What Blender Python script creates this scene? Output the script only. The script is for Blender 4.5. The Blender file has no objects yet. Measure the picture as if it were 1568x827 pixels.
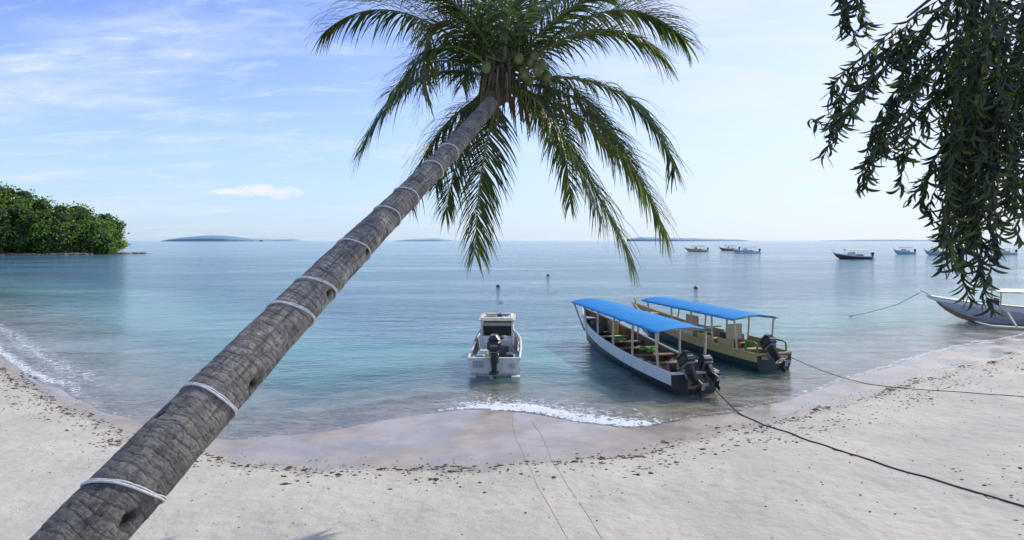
import bpy, math, random
import numpy as np
from mathutils import Vector, Matrix, Euler, Quaternion
random.seed(7); np.random.seed(7)
scene=bpy.context.scene
R=math.radians

# ------------------------------------------------------------------ helpers
def link(o): scene.collection.objects.link(o); return o
def empty(name,loc=(0,0,0),rz=0):
    o=bpy.data.objects.new(name,None); o.empty_display_size=0.3
    o.location=loc; o.rotation_euler=(0,0,rz); return link(o)

def newmat(name):
    m=bpy.data.materials.new(name); m.use_nodes=True
    nt=m.node_tree; nt.nodes.clear()
    out=nt.nodes.new('ShaderNodeOutputMaterial')
    return m,nt,out
def N(nt,t,**kw):
    n=nt.nodes.new(t)
    for k,v in kw.items(): setattr(n,k,v)
    return n
def L(nt,a,b): nt.links.new(a,b)
def math_(nt,op,a,b=None,clamp=False):
    n=N(nt,'ShaderNodeMath',operation=op); n.use_clamp=clamp
    for i,v in enumerate((a,b)):
        if v is None: continue
        if isinstance(v,(int,float)): n.inputs[i].default_value=v
        else: L(nt,v,n.inputs[i])
    return n.outputs[0]
def mixc(nt,f,a,b,blend='MIX'):
    n=N(nt,'ShaderNodeMix',data_type='RGBA',blend_type=blend)
    for s,v in ((n.inputs[0],f),(n.inputs[6],a),(n.inputs[7],b)):
        if isinstance(v,(int,float)): s.default_value=v
        elif isinstance(v,tuple): s.default_value=(v+(1,))[:4]
        else: L(nt,v,s)
    return n.outputs[2]
def noise(nt,vec,scale,detail=4,rough=.55,dist=0):
    n=N(nt,'ShaderNodeTexNoise'); n.inputs['Scale'].default_value=scale
    n.inputs['Detail'].default_value=detail; n.inputs['Roughness'].default_value=rough
    n.inputs['Distortion'].default_value=dist
    if vec is not None: L(nt,vec,n.inputs['Vector'])
    return n.outputs['Fac']
def ramp(nt,f,a,b):
    n=N(nt,'ShaderNodeMapRange'); n.interpolation_type='SMOOTHSTEP'
    n.inputs[1].default_value=a; n.inputs[2].default_value=b
    L(nt,f,n.inputs[0]); return n.outputs[0]
def mapping(nt,vec,scale=(1,1,1),rot=(0,0,0),loc=(0,0,0)):
    n=N(nt,'ShaderNodeMapping'); n.inputs['Scale'].default_value=scale
    n.inputs['Rotation'].default_value=rot; n.inputs['Location'].default_value=loc
    L(nt,vec,n.inputs['Vector']); return n.outputs[0]
def bump(nt,h,strength,dist,normal=None):
    n=N(nt,'ShaderNodeBump'); n.inputs['Strength'].default_value=strength
    n.inputs['Distance'].default_value=dist; L(nt,h,n.inputs['Height'])
    if normal is not None: L(nt,normal,n.inputs['Normal'])
    return n.outputs[0]

def simple(name,c1,c2=None,rough=.5,scale=6,bs=0.15,metal=0,stretch=(1,1,1),wear=None,spec=.5):
    m,nt,out=newmat(name)
    p=N(nt,'ShaderNodeBsdfPrincipled')
    tc=N(nt,'ShaderNodeTexCoord').outputs['Object']
    v=mapping(nt,tc,stretch)
    n1=noise(nt,v,scale,6,.65)
    if c2 is None: c2=tuple(x*.72 for x in c1)
    col=mixc(nt,ramp(nt,n1,.35,.68),c1,c2)
    if wear:
        n2=noise(nt,v,scale*3.3,8,.7)
        col=mixc(nt,ramp(nt,n2,.56,.66),col,wear)
    L(nt,col,p.inputs['Base Color'])
    p.inputs['Roughness'].default_value=rough; p.inputs['Metallic'].default_value=metal
    p.inputs['Specular IOR Level'].default_value=spec
    L(nt,bump(nt,noise(nt,v,scale*6,4),bs,.01),p.inputs['Normal'])
    L(nt,p.outputs[0],out.inputs[0]); return m

def leafmat(name,c1,c2,scale=3,trans=.35,rough=.45):
    m,nt,out=newmat(name)
    p=N(nt,'ShaderNodeBsdfPrincipled'); t=N(nt,'ShaderNodeBsdfTranslucent')
    tc=N(nt,'ShaderNodeTexCoord').outputs['Object']
    n1=noise(nt,tc,scale,4)
    col=mixc(nt,ramp(nt,n1,.35,.65),c1,c2)
    L(nt,col,p.inputs['Base Color']); p.inputs['Roughness'].default_value=rough
    tcol=mixc(nt,.35,col,(c1[0]*2.2,c1[1]*2.2,c1[2]*.8))
    L(nt,tcol,t.inputs[0])
    mx=N(nt,'ShaderNodeMixShader'); mx.inputs[0].default_value=trans
    L(nt,p.outputs[0],mx.inputs[1]); L(nt,t.outputs[0],mx.inputs[2]); L(nt,mx.outputs[0],out.inputs[0]); return m

class MB:
    def __init__(s): s.v=[]; s.f=[]; s.m=[]; s.mats=[]
    def mi(s,mat):
        if mat not in s.mats: s.mats.append(mat)
        return s.mats.index(mat)
    def add(s,vs,fs,mat):
        b=len(s.v); s.v.extend([tuple(v) for v in vs]); k=s.mi(mat)
        for f in fs: s.f.append(tuple(b+i for i in f)); s.m.append(k)
    def box(s,c,size,mat,rot=(0,0,0),top=(1,1),bev=.0):
        hx,hy,hz=[a/2 for a in size]; M=Euler(rot).to_matrix(); c=Vector(c)
        if bev<=0: bev=min(hx,hy,hz)*.12
        vs=[];fs=[]
        lay=[(-hz,hx-bev,hy-bev,1,1),(-hz+bev,hx,hy,1,1),(hz-bev,hx,hy,*top),(hz,hx-bev,hy-bev,*top)]
        for z,x,y,tx,ty in lay:
            x0=max(x*tx,0.0005); y0=max(y*ty,0.0005); cb=min(bev,x0*.5,y0*.5)
            for px,py in ((x0-cb,-y0),(x0,-y0+cb),(x0,y0-cb),(x0-cb,y0),(-x0+cb,y0),(-x0,y0-cb),(-x0,-y0+cb),(-x0+cb,-y0)):
                vs.append(c+M@Vector((px,py,z)))
        for k in range(3):
            for i in range(8):
                j=(i+1)%8; fs.append((k*8+i,k*8+j,k*8+8+j,k*8+8+i))
        fs.append(tuple(range(7,-1,-1))); fs.append(tuple(range(24,32)))
        s.add(vs,fs,mat)
    def tube(s,pts,rad,mat,n=8,caps=True):
        pts=[Vector(p) for p in pts]
        if isinstance(rad,(int,float)): rad=[rad]*len(pts)
        vs=[];fs=[]; prev=None
        for i,p in enumerate(pts):
            a=pts[max(i-1,0)]; b=pts[min(i+1,len(pts)-1)]; t=(b-a).normalized()
            if prev is None:
                u=t.orthogonal().normalized()
            else:
                u=(prev-t*prev.dot(t)); u=u.normalized() if u.length>1e-6 else t.orthogonal().normalized()
            prev=u; w=t.cross(u)
            for k in range(n):
                an=2*math.pi*k/n; vs.append(p+(u*math.cos(an)+w*math.sin(an))*rad[i])
        for i in range(len(pts)-1):
            for k in range(n):
                j=(k+1)%n; fs.append((i*n+k,i*n+j,(i+1)*n+j,(i+1)*n+k))
        if caps:
            fs.append(tuple(range(n-1,-1,-1))); q=(len(pts)-1)*n; fs.append(tuple(range(q,q+n)))
        s.add(vs,fs,mat)
    def ball(s,c,r,mat,nu=12,nv=8,jit=0):
        if isinstance(r,(int,float)): r=(r,r,r)
        vs=[];fs=[]
        for i in range(nv+1):
            th=math.pi*i/nv
            for k in range(nu):
                ph=2*math.pi*k/nu; q=1+random.uniform(-jit,jit)
                vs.append((c[0]+r[0]*q*math.sin(th)*math.cos(ph),c[1]+r[1]*q*math.sin(th)*math.sin(ph),c[2]+r[2]*q*math.cos(th)))
        for i in range(nv):
            for k in range(nu):
                j=(k+1)%nu; fs.append((i*nu+k,(i+1)*nu+k,(i+1)*nu+j,i*nu+j))
        s.add(vs,fs,mat)
    def obj(s,name,parent=None,smooth=False,angle=None):
        me=bpy.data.meshes.new(name); me.from_pydata(s.v,[],s.f); me.update()
        for m in s.mats: me.materials.append(m)
        me.polygons.foreach_set('material_index',s.m)
        if smooth: me.polygons.foreach_set('use_smooth',[True]*len(me.polygons))
        o=bpy.data.objects.new(name,me); link(o)
        if parent: o.parent=parent
        return o

def gridmesh(name,xs,ys,Z,attrs,mat):
    nx,ny=len(xs),len(ys); X,Y=np.meshgrid(xs,ys)
    co=np.stack([X,Y,Z],-1).reshape(-1,3).astype(np.float32)
    i=np.arange(nx*ny).reshape(ny,nx)
    q=np.stack([i[:-1,:-1],i[:-1,1:],i[1:,1:],i[1:,:-1]],-1).reshape(-1,4)
    me=bpy.data.meshes.new(name); me.vertices.add(len(co)); me.vertices.foreach_set('co',co.ravel())
    me.loops.add(q.size); me.loops.foreach_set('vertex_index',q.ravel().astype(np.int32))
    me.polygons.add(len(q)); me.polygons.foreach_set('loop_start',np.arange(0,q.size,4,dtype=np.int32))
    me.update(calc_edges=True); me.validate()
    me.polygons.foreach_set('use_smooth',[True]*len(me.polygons))
    for k,a in attrs.items():
        at=me.attributes.new(k,'FLOAT','POINT'); at.data.foreach_set('value',a.astype(np.float32).ravel())
    me.materials.append(mat); o=bpy.data.objects.new(name,me); return link(o)

# ------------------------------------------------------------------ shoreline
SH=np.array([(-400,130),(-170,120),(-100,90),(-45,44),(-26,28.5),(-19.6,22.5),(-15,18.66),(-11,15.7),(-8.4,13.9),(-6.1,13.3),(-4.1,13.9),
 (-2.5,15.2),(-.8,15.8),(.77,15.0),(2.73,14.05),(3.67,14.5),(5.9,15.3),(8.5,17.2),(12,19.85),(17.9,24.25),(24.3,27.9),(40,38),(80,60),(200,120),(500,250),(6000,2500)],float)
DC=np.array([(-400,128),(-45,42),(-26,27),(-17.9,20.6),(-14,17.4),(-10.4,14.7),(-8.3,13.1),(-6.2,12.1),(-4.4,11.6),(-2.9,11.3),(-1.07,11.3),(.6,11.6),(2.27,12.2),
 (4.85,13.6),(8,15.3),(12.8,18.6),(20.3,23.3),(40,36),(80,58),(500,245),(6000,2480)],float)
def resample(P,n=2600):
    x=np.concatenate([np.linspace(P[0,0],-46,80),np.linspace(-45,45,900),np.linspace(46,500,200),np.linspace(520,6000,60)])
    y=np.interp(x,P[:,0],P[:,1]); k=np.ones(9)/9
    mid=(x>-44)&(x<44); ys=np.convolve(np.pad(y,4,mode='edge'),k,'valid'); y=np.where(mid,ys,y)
    return np.stack([x,y],-1)
SHR=resample(SH); DCR=resample(DC)
# natural scalloping of both lines
DCR[:,1]+=np.where(np.abs(DCR[:,0])<45,.10*np.sin(DCR[:,0]*1.7)+.07*np.sin(DCR[:,0]*3.9+1)+.05*np.sin(DCR[:,0]*.8+2),0)
SHR[:,1]+=np.where(np.abs(SHR[:,0])<45,.08*np.sin(SHR[:,0]*1.3+.4)+.05*np.sin(SHR[:,0]*3.1),0)
gsm=np.gradient(SHR[:,1],SHR[:,0]); 
gsm=np.convolve(np.pad(gsm,30,mode='edge'),np.ones(61)/61,'valid')
def sd(X,Y):
    return (Y-np.interp(X,SHR[:,0],SHR[:,1]))/np.sqrt(1+np.interp(X,SHR[:,0],gsm)**2)
def dd(X,Y):
    return (Y-np.interp(X,DCR[:,0],DCR[:,1]))/np.sqrt(1+np.interp(X,SHR[:,0],gsm)**2)
def segdist(X,Y,a,b):
    ax,ay=a;bx,by=b; t=np.clip(((X-ax)*(bx-ax)+(Y-ay)*(by-ay))/((bx-ax)**2+(by-ay)**2),0,1)
    return np.hypot(X-ax-t*(bx-ax),Y-ay-t*(by-ay))
def lump(X,Y,seed,sc,n=10):
    r=np.random.RandomState(seed); o=np.zeros_like(X)
    for _ in range(n):
        a=r.uniform(0,2*math.pi); f=sc*r.uniform(.6,1.7); o+=np.sin((X*math.cos(a)+Y*math.sin(a))*f+r.uniform(0,6.28))
    return o/n
FP=[]
_r=random.Random(21)
for (x0,y0,x1,y1) in ((-6.5,8.2,5.5,10.2),(9.5,7.6,3.0,9.6),(4.0,7.2,16,15.0),(-9.5,12.0,-3,7.4),(6.5,11.5,14,14.2),(12,8.5,6,12.2)):
    n_=int(math.hypot(x1-x0,y1-y0)/.38)
    for i_ in range(n_):
        t_=i_/n_; dx_=(x1-x0)/n_/.38; dy_=(y1-y0)/n_/.38; s_=.11*(1 if i_%2 else -1)
        FP.append((x0+(x1-x0)*t_-dy_*s_+_r.uniform(-.04,.04)+.25*math.sin(t_*5),y0+(y1-y0)*t_+dx_*s_+_r.uniform(-.04,.04),math.atan2(dy_,dx_)+_r.uniform(-.15,.15),_r.uniform(.6,1.2)))
def ground_z(X,Y):
    s=sd(X,Y); t=-s
    dw=dd(X,Y)
    land=0.025*np.minimum(t,4)+0.075*np.clip(-dw,0,9)
    land=land+0.035*lump(X,Y,1,1.1)*np.clip(-dw,0,1)+0.014*lump(X,Y,2,5)*np.clip(-dw,0,1)+.006*lump(X,Y,6,14)*np.clip(-dw,0,1)
    sea=-(0.042*np.minimum(s,4.5)+0.16*np.clip(s-4.5,0,60)+.025*lump(X,Y,4,1.2)*np.clip(s,0,1))
    z=np.where(s>0,sea,land)
    z=np.maximum(z,-12)
    h=segdist(X,Y,(-330,120),(-134,196)); z=np.maximum(z,np.clip(2.2*(1-h/13),-12,2)+.35*lump(X,Y,5,.5)*(h<16))
    return z
def gz(x,y): return float(ground_z(np.array([float(x)]),np.array([float(y)]))[0])

# ------------------------------------------------------------------ materials
def sand_material():
    m,nt,out=newmat('sand'); p=N(nt,'ShaderNodeBsdfPrincipled')
    pos=N(nt,'ShaderNodeNewGeometry').outputs['Position']
    wet=N(nt,'ShaderNodeAttribute',attribute_name='wet').outputs['Fac']
    big=noise(nt,pos,.45,5,.6); med=noise(nt,pos,3.5,6,.65); fine=noise(nt,pos,60,4,.7); grain=noise(nt,pos,320,2,.6)
    c=mixc(nt,ramp(nt,big,.35,.65),(.55,.505,.43),(.455,.42,.365))
    c=mixc(nt,math_(nt,'MULTIPLY',ramp(nt,med,.42,.72),.45),c,(.39,.36,.31))
    c=mixc(nt,math_(nt,'MULTIPLY',ramp(nt,fine,.5,.75),.35),c,(.64,.60,.53))
    c=mixc(nt,math_(nt,'MULTIPLY',ramp(nt,grain,.58,.72),.4),c,(.24,.22,.19))
    st=noise(nt,mapping(nt,pos,(1,.35,1),(0,0,R(25))),1.6,6,.7)
    c=mixc(nt,math_(nt,'MULTIPLY',ramp(nt,st,.56,.72),.40),c,(.28,.265,.245))
    sp2=noise(nt,pos,17,6,.75)
    c=mixc(nt,math_(nt,'MULTIPLY',ramp(nt,sp2,.62,.72),.35),c,(.22,.195,.165))
    wn=math_(nt,'ADD',wet,math_(nt,'MULTIPLY',math_(nt,'SUBTRACT',noise(nt,pos,1.1,7,.68),.5),1.15))
    wf=ramp(nt,wn,.22,.78)
    wc=mixc(nt,ramp(nt,noise(nt,pos,.9,6,.65),.36,.62),(.43,.355,.285),(.31,.265,.225))
    wc=mixc(nt,math_(nt,'MULTIPLY',ramp(nt,noise(nt,mapping(nt,pos,(.5,1.6,1)),3,6,.7),.5,.72),.38),wc,(.20,.175,.15))
    c=mixc(nt,wf,c,wc)
    # damp edge left by the last waves, slightly darker than both sides
    edge=math_(nt,'MULTIPLY',math_(nt,'MULTIPLY',wf,math_(nt,'SUBTRACT',1,wf)),1.5)
    c=mixc(nt,edge,c,(.26,.23,.195))
    L(nt,c,p.inputs['Base Color'])
    rr=math_(nt,'SUBTRACT',.92,math_(nt,'MULTIPLY',wf,math_(nt,'ADD',.46,math_(nt,'MULTIPLY',ramp(nt,noise(nt,pos,.6,5),.38,.56),.34))))
    L(nt,rr,p.inputs['Roughness'])
    bs=math_(nt,'SUBTRACT',1,math_(nt,'MULTIPLY',wf,.94))
    h=math_(nt,'ADD',math_(nt,'MULTIPLY',noise(nt,pos,4,5,.55),.065),math_(nt,'MULTIPLY',noise(nt,pos,28,5,.7),.012))
    h=math_(nt,'MULTIPLY',h,bs)
    b=bump(nt,h,.85,1.0); L(nt,b,p.inputs['Normal']); L(nt,p.outputs[0],out.inputs[0]); return m
def water_material():
    m,nt,out=newmat('sea_water')
    pos=N(nt,'ShaderNodeNewGeometry').outputs['Position']
    dep=N(nt,'ShaderNodeAttribute',attribute_name='depth').outputs['Fac']
    foam=N(nt,'ShaderNodeAttribute',attribute_name='foam').outputs['Fac']
    sp=N(nt,'ShaderNodeSeparateXYZ'); L(nt,pos,sp.inputs[0])
    v1=mapping(nt,pos,(.6,1.2,1),(0,0,R(8))); v2=mapping(nt,pos,(1,1.5,1),(0,0,R(-14)))
    big=noise(nt,mapping(nt,pos,(.02,.09,1)),1,4,.6)
    h=math_(nt,'ADD',math_(nt,'MULTIPLY',noise(nt,v1,.55,3,.5),.24),math_(nt,'MULTIPLY',noise(nt,v2,2.2,4,.6,.4),.105))
    h=math_(nt,'ADD',h,math_(nt,'MULTIPLY',noise(nt,v1,7,3,.6,.5),.022))
    amp=math_(nt,'ADD',.30,math_(nt,'MULTIPLY',ramp(nt,dep,.1,2.5),.62))
    amp=math_(nt,'MULTIPLY',amp,math_(nt,'ADD',.5,math_(nt,'MULTIPLY',ramp(nt,big,.35,.6),.7)))
    h=math_(nt,'MULTIPLY',h,amp)
    b=bump(nt,h,1,1.0)
    fr=N(nt,'ShaderNodeFresnel'); fr.inputs['IOR'].default_value=1.33; L(nt,b,fr.inputs['Normal'])
    ex=math_(nt,'POWER',2.718,math_(nt,'MULTIPLY',dep,-1.15)); fac=math_(nt,'SUBTRACT',1,ex)
    deep=mixc(nt,ramp(nt,big,.35,.65),(.022,.105,.170),(.048,.160,.215))
    deep=mixc(nt,ramp(nt,sp.outputs[1],45,300),deep,(.13,.25,.34))  # distance haze mixed into the water colour, paler farther out
    patch=ramp(nt,noise(nt,mapping(nt,pos,(.16,.26,1)),1,5,.65),.50,.62)
    shal=mixc(nt,math_(nt,'MULTIPLY',patch,.65),(.14,.42,.38),(.06,.17,.165))
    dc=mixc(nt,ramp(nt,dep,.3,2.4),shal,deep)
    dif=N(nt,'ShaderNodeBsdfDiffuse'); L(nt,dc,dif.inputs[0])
    tr=N(nt,'ShaderNodeBsdfTransparent'); L(nt,mixc(nt,ramp(nt,dep,0.0,.5),(.97,.99,.98),(.74,.96,.92)),tr.inputs[0])
    body=N(nt,'ShaderNodeMixShader'); L(nt,fac,body.inputs[0]); L(nt,tr.outputs[0],body.inputs[1]); L(nt,dif.outputs[0],body.inputs[2])
    gl=N(nt,'ShaderNodeBsdfGlossy'); gl.inputs['Roughness'].default_value=.08; L(nt,b,gl.inputs['Normal']); gl.inputs[0].default_value=(.93,.95,.97,1)
    mx=N(nt,'ShaderNodeMixShader'); L(nt,fr.outputs[0],mx.inputs[0]); L(nt,body.outputs[0],mx.inputs[1]); L(nt,gl.outputs[0],mx.inputs[2])
    fn=noise(nt,pos,5,9,.78,.8); fv=N(nt,'ShaderNodeTexVoronoi',feature='DISTANCE_TO_EDGE'); fv.inputs['Scale'].default_value=5; 
    wv=N(nt,'ShaderNodeVectorMath',operation='ADD'); L(nt,pos,wv.inputs[0]); nn=N(nt,'ShaderNodeTexNoise'); nn.inputs['Scale'].default_value=3; L(nt,pos,nn.inputs['Vector']); L(nt,nn.outputs['Color'],wv.inputs[1]); L(nt,wv.outputs[0],fv.inputs['Vector'])
    ff=math_(nt,'ADD',math_(nt,'MULTIPLY',foam,.62),math_(nt,'MULTIPLY',math_(nt,'SUBTRACT',fn,.5),2.2)); ff=math_(nt,'SUBTRACT',ff,math_(nt,'MULTIPLY',fv.outputs[0],1.3))
    ff=math_(nt,'MULTIPLY',ramp(nt,ff,.12,.55),ramp(nt,foam,.02,.2))
    fd=N(nt,'ShaderNodeBsdfDiffuse'); fd.inputs[0].default_value=(.74,.77,.78,1)
    m2=N(nt,'ShaderNodeMixShader'); L(nt,ff,m2.inputs[0]); L(nt,mx.outputs[0],m2.inputs[1]); L(nt,fd.outputs[0],m2.inputs[2])
    L(nt,m2.outputs[0],out.inputs[0]); return m

# ------------------------------------------------------------------ ground + water
def axis(lo,hi,st,flo,fhi,n=26):
    a=np.arange(lo,hi+1e-6,st)
    l=lo-np.geomspace(st*2,lo-flo,n)[::-1]; r=hi+np.geomspace(st*2,fhi-hi,n)
    return np.concatenate([l,a,r])
xsw=axis(-27,33,.14,-9000,9000,70)
xs=np.concatenate([axis(-27,-13,.14,-9000,-12.95,70)[:-70],np.arange(-12.9,17,.07),axis(17.05,33,.14,17.0,9000,70)[70:]])
ys=np.concatenate([axis(3,6.4,.13,-60,6.5,70)[:-70],np.arange(6.5,16,.06),axis(16.05,32,.13,16.0,11000,70)[70:]])
xs=np.unique(np.round(xs,4)); ys=np.unique(np.round(ys,4))
X,Y=np.meshgrid(xs,ys); Z=ground_z(X,Y); DW=dd(X,Y)
for (fx,fy,fa,fs_) in FP:
    i0,i1=np.searchsorted(xs,[fx-.35,fx+.35]); j0,j1=np.searchsorted(ys,[fy-.35,fy+.35])
    xx=X[j0:j1,i0:i1]-fx; yy=Y[j0:j1,i0:i1]-fy
    u=(xx*math.cos(fa)+yy*math.sin(fa))/.13; v=(-xx*math.sin(fa)+yy*math.cos(fa))/.06
    q=u*u+v*v; Z[j0:j1,i0:i1]+=fs_*(-.024*np.exp(-q)+.008*np.exp(-(np.sqrt(q)-1.7)**2*4))*(DW[j0:j1,i0:i1]<-.2)
wetv=np.clip(.5+DW/1.3,0,1)
gridmesh('beach_sand_ground',xs,ys,Z,{'wet':wetv},sand_material())
xs=xsw
ysw=axis(10.5,34,.12,9.0,11000,70); X,Y=np.meshgrid(xs,ysw); s=sd(X,Y)
mid=np.exp(-((X-1.0)/2.7)**4); lft=1/(1+np.exp((X+12.5)/1.2))*(X>-60); rgt=1/(1+np.exp(-(X-9)/2.))*(X<80)
wob=.16*lump(X,Y*0,11,2.2)+.05*lump(X,Y*0,12,7)
Zw=.06*mid*np.exp(-((s-.45-wob)/.22)**2)+.02*np.exp(-((s-1.9-2*wob)/.3)**2)*np.exp(-(X/9)**2)+.012*np.clip(s,0,1)*lump(X,Y,9,1.7)*(np.abs(s)<30)
foam=mid*(1.0*np.exp(-((s-.22-wob)/.13)**2)+.85*np.exp(-((s-.5-wob)/.33)**2)+.5*np.exp(-((s-1.2-wob)/.6)**2))+lft*(.8*np.exp(-((s-.25-wob)/.2)**2)+.6*np.exp(-((s-1.1)/.6)**2))+.6*rgt*np.exp(-((s-.15-wob)/.14)**2)+.3*np.exp(-((s-.12-wob*.5)/.1)**2)
depth=np.maximum(Zw-ground_z(X,Y),0)
depth=np.where(s>40,12,depth)
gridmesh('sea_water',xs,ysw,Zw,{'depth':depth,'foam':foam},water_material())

# ------------------------------------------------------------------ distant islands
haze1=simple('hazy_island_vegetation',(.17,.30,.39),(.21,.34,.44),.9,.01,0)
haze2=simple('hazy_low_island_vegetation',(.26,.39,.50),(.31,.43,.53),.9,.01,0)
def island(x0,x1,y,prof,mat,seed,w=90):
    r=np.random.RandomState(seed); n=150; mb=MB(); vs=[];fs=[]
    for i in range(n+1):
        t=i/n; x=x0+(x1-x0)*t; h=max(.2,np.interp(t,[p[0] for p in prof],[p[1] for p in prof])+r.uniform(-.9,.9)*min(1,6*t,6*(1-t)))
        ww=w*(.15+math.sin(math.pi*t)**.5)
        for k,(q,z) in enumerate(((-1,-.5),(-.93,h*.45),(-.6,h*.85),(0,h),(.6,h*.8),(1,-.5))):
            vs.append((x+r.uniform(-2,2),y+q*ww,z+(r.uniform(-.6,.6) if 0<k<5 else 0)))
    for i in range(n):
        for k in range(5): a=i*6+k; fs.append((a,a+1,a+7,a+6))
    mb.add(vs,fs,mat); return mb.obj('distant_island')
k=2600/900
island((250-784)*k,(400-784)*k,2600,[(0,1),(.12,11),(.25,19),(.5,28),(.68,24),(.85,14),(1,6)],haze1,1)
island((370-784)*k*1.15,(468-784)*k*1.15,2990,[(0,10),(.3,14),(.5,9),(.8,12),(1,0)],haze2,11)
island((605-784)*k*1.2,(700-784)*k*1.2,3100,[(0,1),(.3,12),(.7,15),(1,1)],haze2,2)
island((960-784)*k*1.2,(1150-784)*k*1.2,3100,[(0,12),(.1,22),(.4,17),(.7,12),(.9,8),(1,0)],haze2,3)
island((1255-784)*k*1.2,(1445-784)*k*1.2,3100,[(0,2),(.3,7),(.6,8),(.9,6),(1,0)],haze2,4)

# ------------------------------------------------------------------ headland mangroves
def headland():
    g=[leafmat('mangrove_leaf_a',(.11,.21,.03),(.07,.16,.022),.3,.42,.5),leafmat('mangrove_leaf_b',(.20,.32,.05),(.13,.24,.035),.3,.48,.5),leafmat('mangrove_leaf_c',(.035,.08,.02),(.05,.11,.02),.3,.3,.6)]
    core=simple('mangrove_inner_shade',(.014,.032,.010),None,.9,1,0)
    bark=simple('mangrove_bark',(.12,.10,.08),None,.9,3,.3)
    r=np.random.RandomState(5); V=[];C=[];mi=[]
    mb=MB(); a=np.array((-330.,120.)); b=np.array((-134.,196.))
    crowns=[]
    for i in range(170):
        t=1-(r.rand()**1.5)*.55; side=r.uniform(-11,7); dirn=(b-a)/np.linalg.norm(b-a); nrm=np.array((-dirn[1],dirn[0]))
        p=a+(b-a)*t+nrm*side; e=(1-t)*210
        top=(12+14.0*min(1,e/50)**.75)*(.80+.28*r.rand())*(1-.55*(max(0,-side-2)/9))
        crowns.append((p[0],p[1],top,e,side))
    for (cx,cy,top,e,side) in crowns:
        rad=r.uniform(2.6,4.8)*(.75+.25*min(1,e/22)); tone=r.randint(4)
        for lay in range(5):
            cz=top-rad*.8-lay*rad*1.05
            if cz<1.2: continue
            ox,oy=r.uniform(-1.6,1.6,2); n=210
            d=r.normal(size=(n,3)); d/=np.linalg.norm(d,axis=1)[:,None]
            rr=rad*(.66+.48*r.rand(n))*(1+.24*np.sin(d[:,0]*5+cx)*np.cos(d[:,2]*6+cy))
            ctr=np.array([cx+ox,cy+oy,cz])+d*rr[:,None]*np.array([1,1,.8])
            V.append(ctr); sz=r.uniform(.22,.55,n); 
            u=r.normal(size=(n,3)); u/=np.linalg.norm(u,axis=1)[:,None]; w=np.cross(u,d+.6*r.normal(size=(n,3))); w/=np.linalg.norm(w,axis=1)[:,None]+1e-6
            C.append((u*sz[:,None],w*(sz*.6)[:,None])); ml=r.choice([[0,0,1,2],[1,1,1,0],[2,2,2,0],[0,1,1,2]][tone],n); mi.append(ml)
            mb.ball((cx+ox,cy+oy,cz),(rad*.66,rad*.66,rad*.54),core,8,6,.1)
        mb.tube([(cx,cy,-.3),(cx+r.uniform(-.6,.6),cy,top*.35),(cx+r.uniform(-1,1),cy+r.uniform(-1,1),top*.75)],[.25,.18,.08],bark,6)
        for q in range(4):
            an=r.uniform(0,6.28); mb.tube([(cx,cy,1.8),(cx+.9*math.cos(an),cy+.9*math.sin(an),1.0),(cx+1.3*math.cos(an),cy+1.3*math.sin(an),-.3)],[.06,.05,.04],bark,4)
    P=np.concatenate(V); U=np.concatenate([c[0] for c in C]); W=np.concatenate([c[1] for c in C]); M=np.concatenate(mi)
    base=len(mb.v); quad=np.stack([P-U,P-W,P+U,P+W],1).reshape(-1,3)
    ids=[mb.mi(x) for x in g]
    mb.v.extend(map(tuple,quad.tolist())); 
    for i in range(len(P)): mb.f.append((base+4*i,base+4*i+1,base+4*i+2,base+4*i+3)); mb.m.append(ids[M[i]])
    mb.obj('mangrove_trees')
    rk=simple('shore_rock',(.20,.17,.14),(.08,.07,.06),.85,1.5,.5); mb=MB()
    dirn=(b-a)/np.linalg.norm(b-a); nrm=np.array((-dirn[1],dirn[0]))
    for i in range(240):
        t=r.uniform(.2,1.05); p=a+(b-a)*t; q=-12-r.rand()*3 if t<.99 else r.uniform(-9,3)*(1.06-t)*12
        p=p+nrm*q
        s_=r.uniform(.4,1.3)*(1 if t<1 else .7); mb.ball((p[0],p[1],.1),(s_*1.7,s_,s_*.5),rk,7,5,.18)
    mb.obj('shore_rocks')
headland()

# ------------------------------------------------------------------ palm tree
bark,nt,out=newmat('palm_bark')
p=N(nt,'ShaderNodeBsdfPrincipled'); al=N(nt,'ShaderNodeAttribute',attribute_name='along').outputs['Fac']; no=N(nt,'ShaderNodeAttribute',attribute_name='notch').outputs['Fac']; ar=N(nt,'ShaderNodeAttribute',attribute_name='around').outputs['Fac']
pos=N(nt,'ShaderNodeTexCoord').outputs['Object']
n1=noise(nt,pos,5,7,.7); n2=noise(nt,pos,26,6,.75); n3=noise(nt,pos,2.2,4,.6)
cyl=N(nt,'ShaderNodeCombineXYZ'); L(nt,math_(nt,'COSINE',ar),cyl.inputs[0]); L(nt,math_(nt,'SINE',ar),cyl.inputs[1]); L(nt,al,cyl.inputs[2])
fiss=noise(nt,mapping(nt,cyl.outputs[0],(9,9,3.0)),1,6,.7,.4)
band=noise(nt,mapping(nt,cyl.outputs[0],(.8,.8,22)),1,5,.65,.5)
ringf=math_(nt,'ADD',math_(nt,'MULTIPLY',al,13),math_(nt,'MULTIPLY',n1,1.2)); ringf=math_(nt,'ADD',ringf,math_(nt,'MULTIPLY',n3,2.4)); rg=math_(nt,'FRACT',ringf)
rgs=ramp(nt,rg,.0,.2); rge=ramp(nt,rg,1.0,.82); ringm=math_(nt,'MULTIPLY',rgs,rge)
c=mixc(nt,ramp(nt,n1,.38,.62),(.44,.415,.385),(.23,.21,.19))
c=mixc(nt,math_(nt,'MULTIPLY',ramp(nt,n2,.48,.66),.6),c,(.085,.076,.068))
c=mixc(nt,math_(nt,'MULTIPLY',ramp(nt,band,.50,.62),.6),c,(.12,.105,.095))
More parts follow.
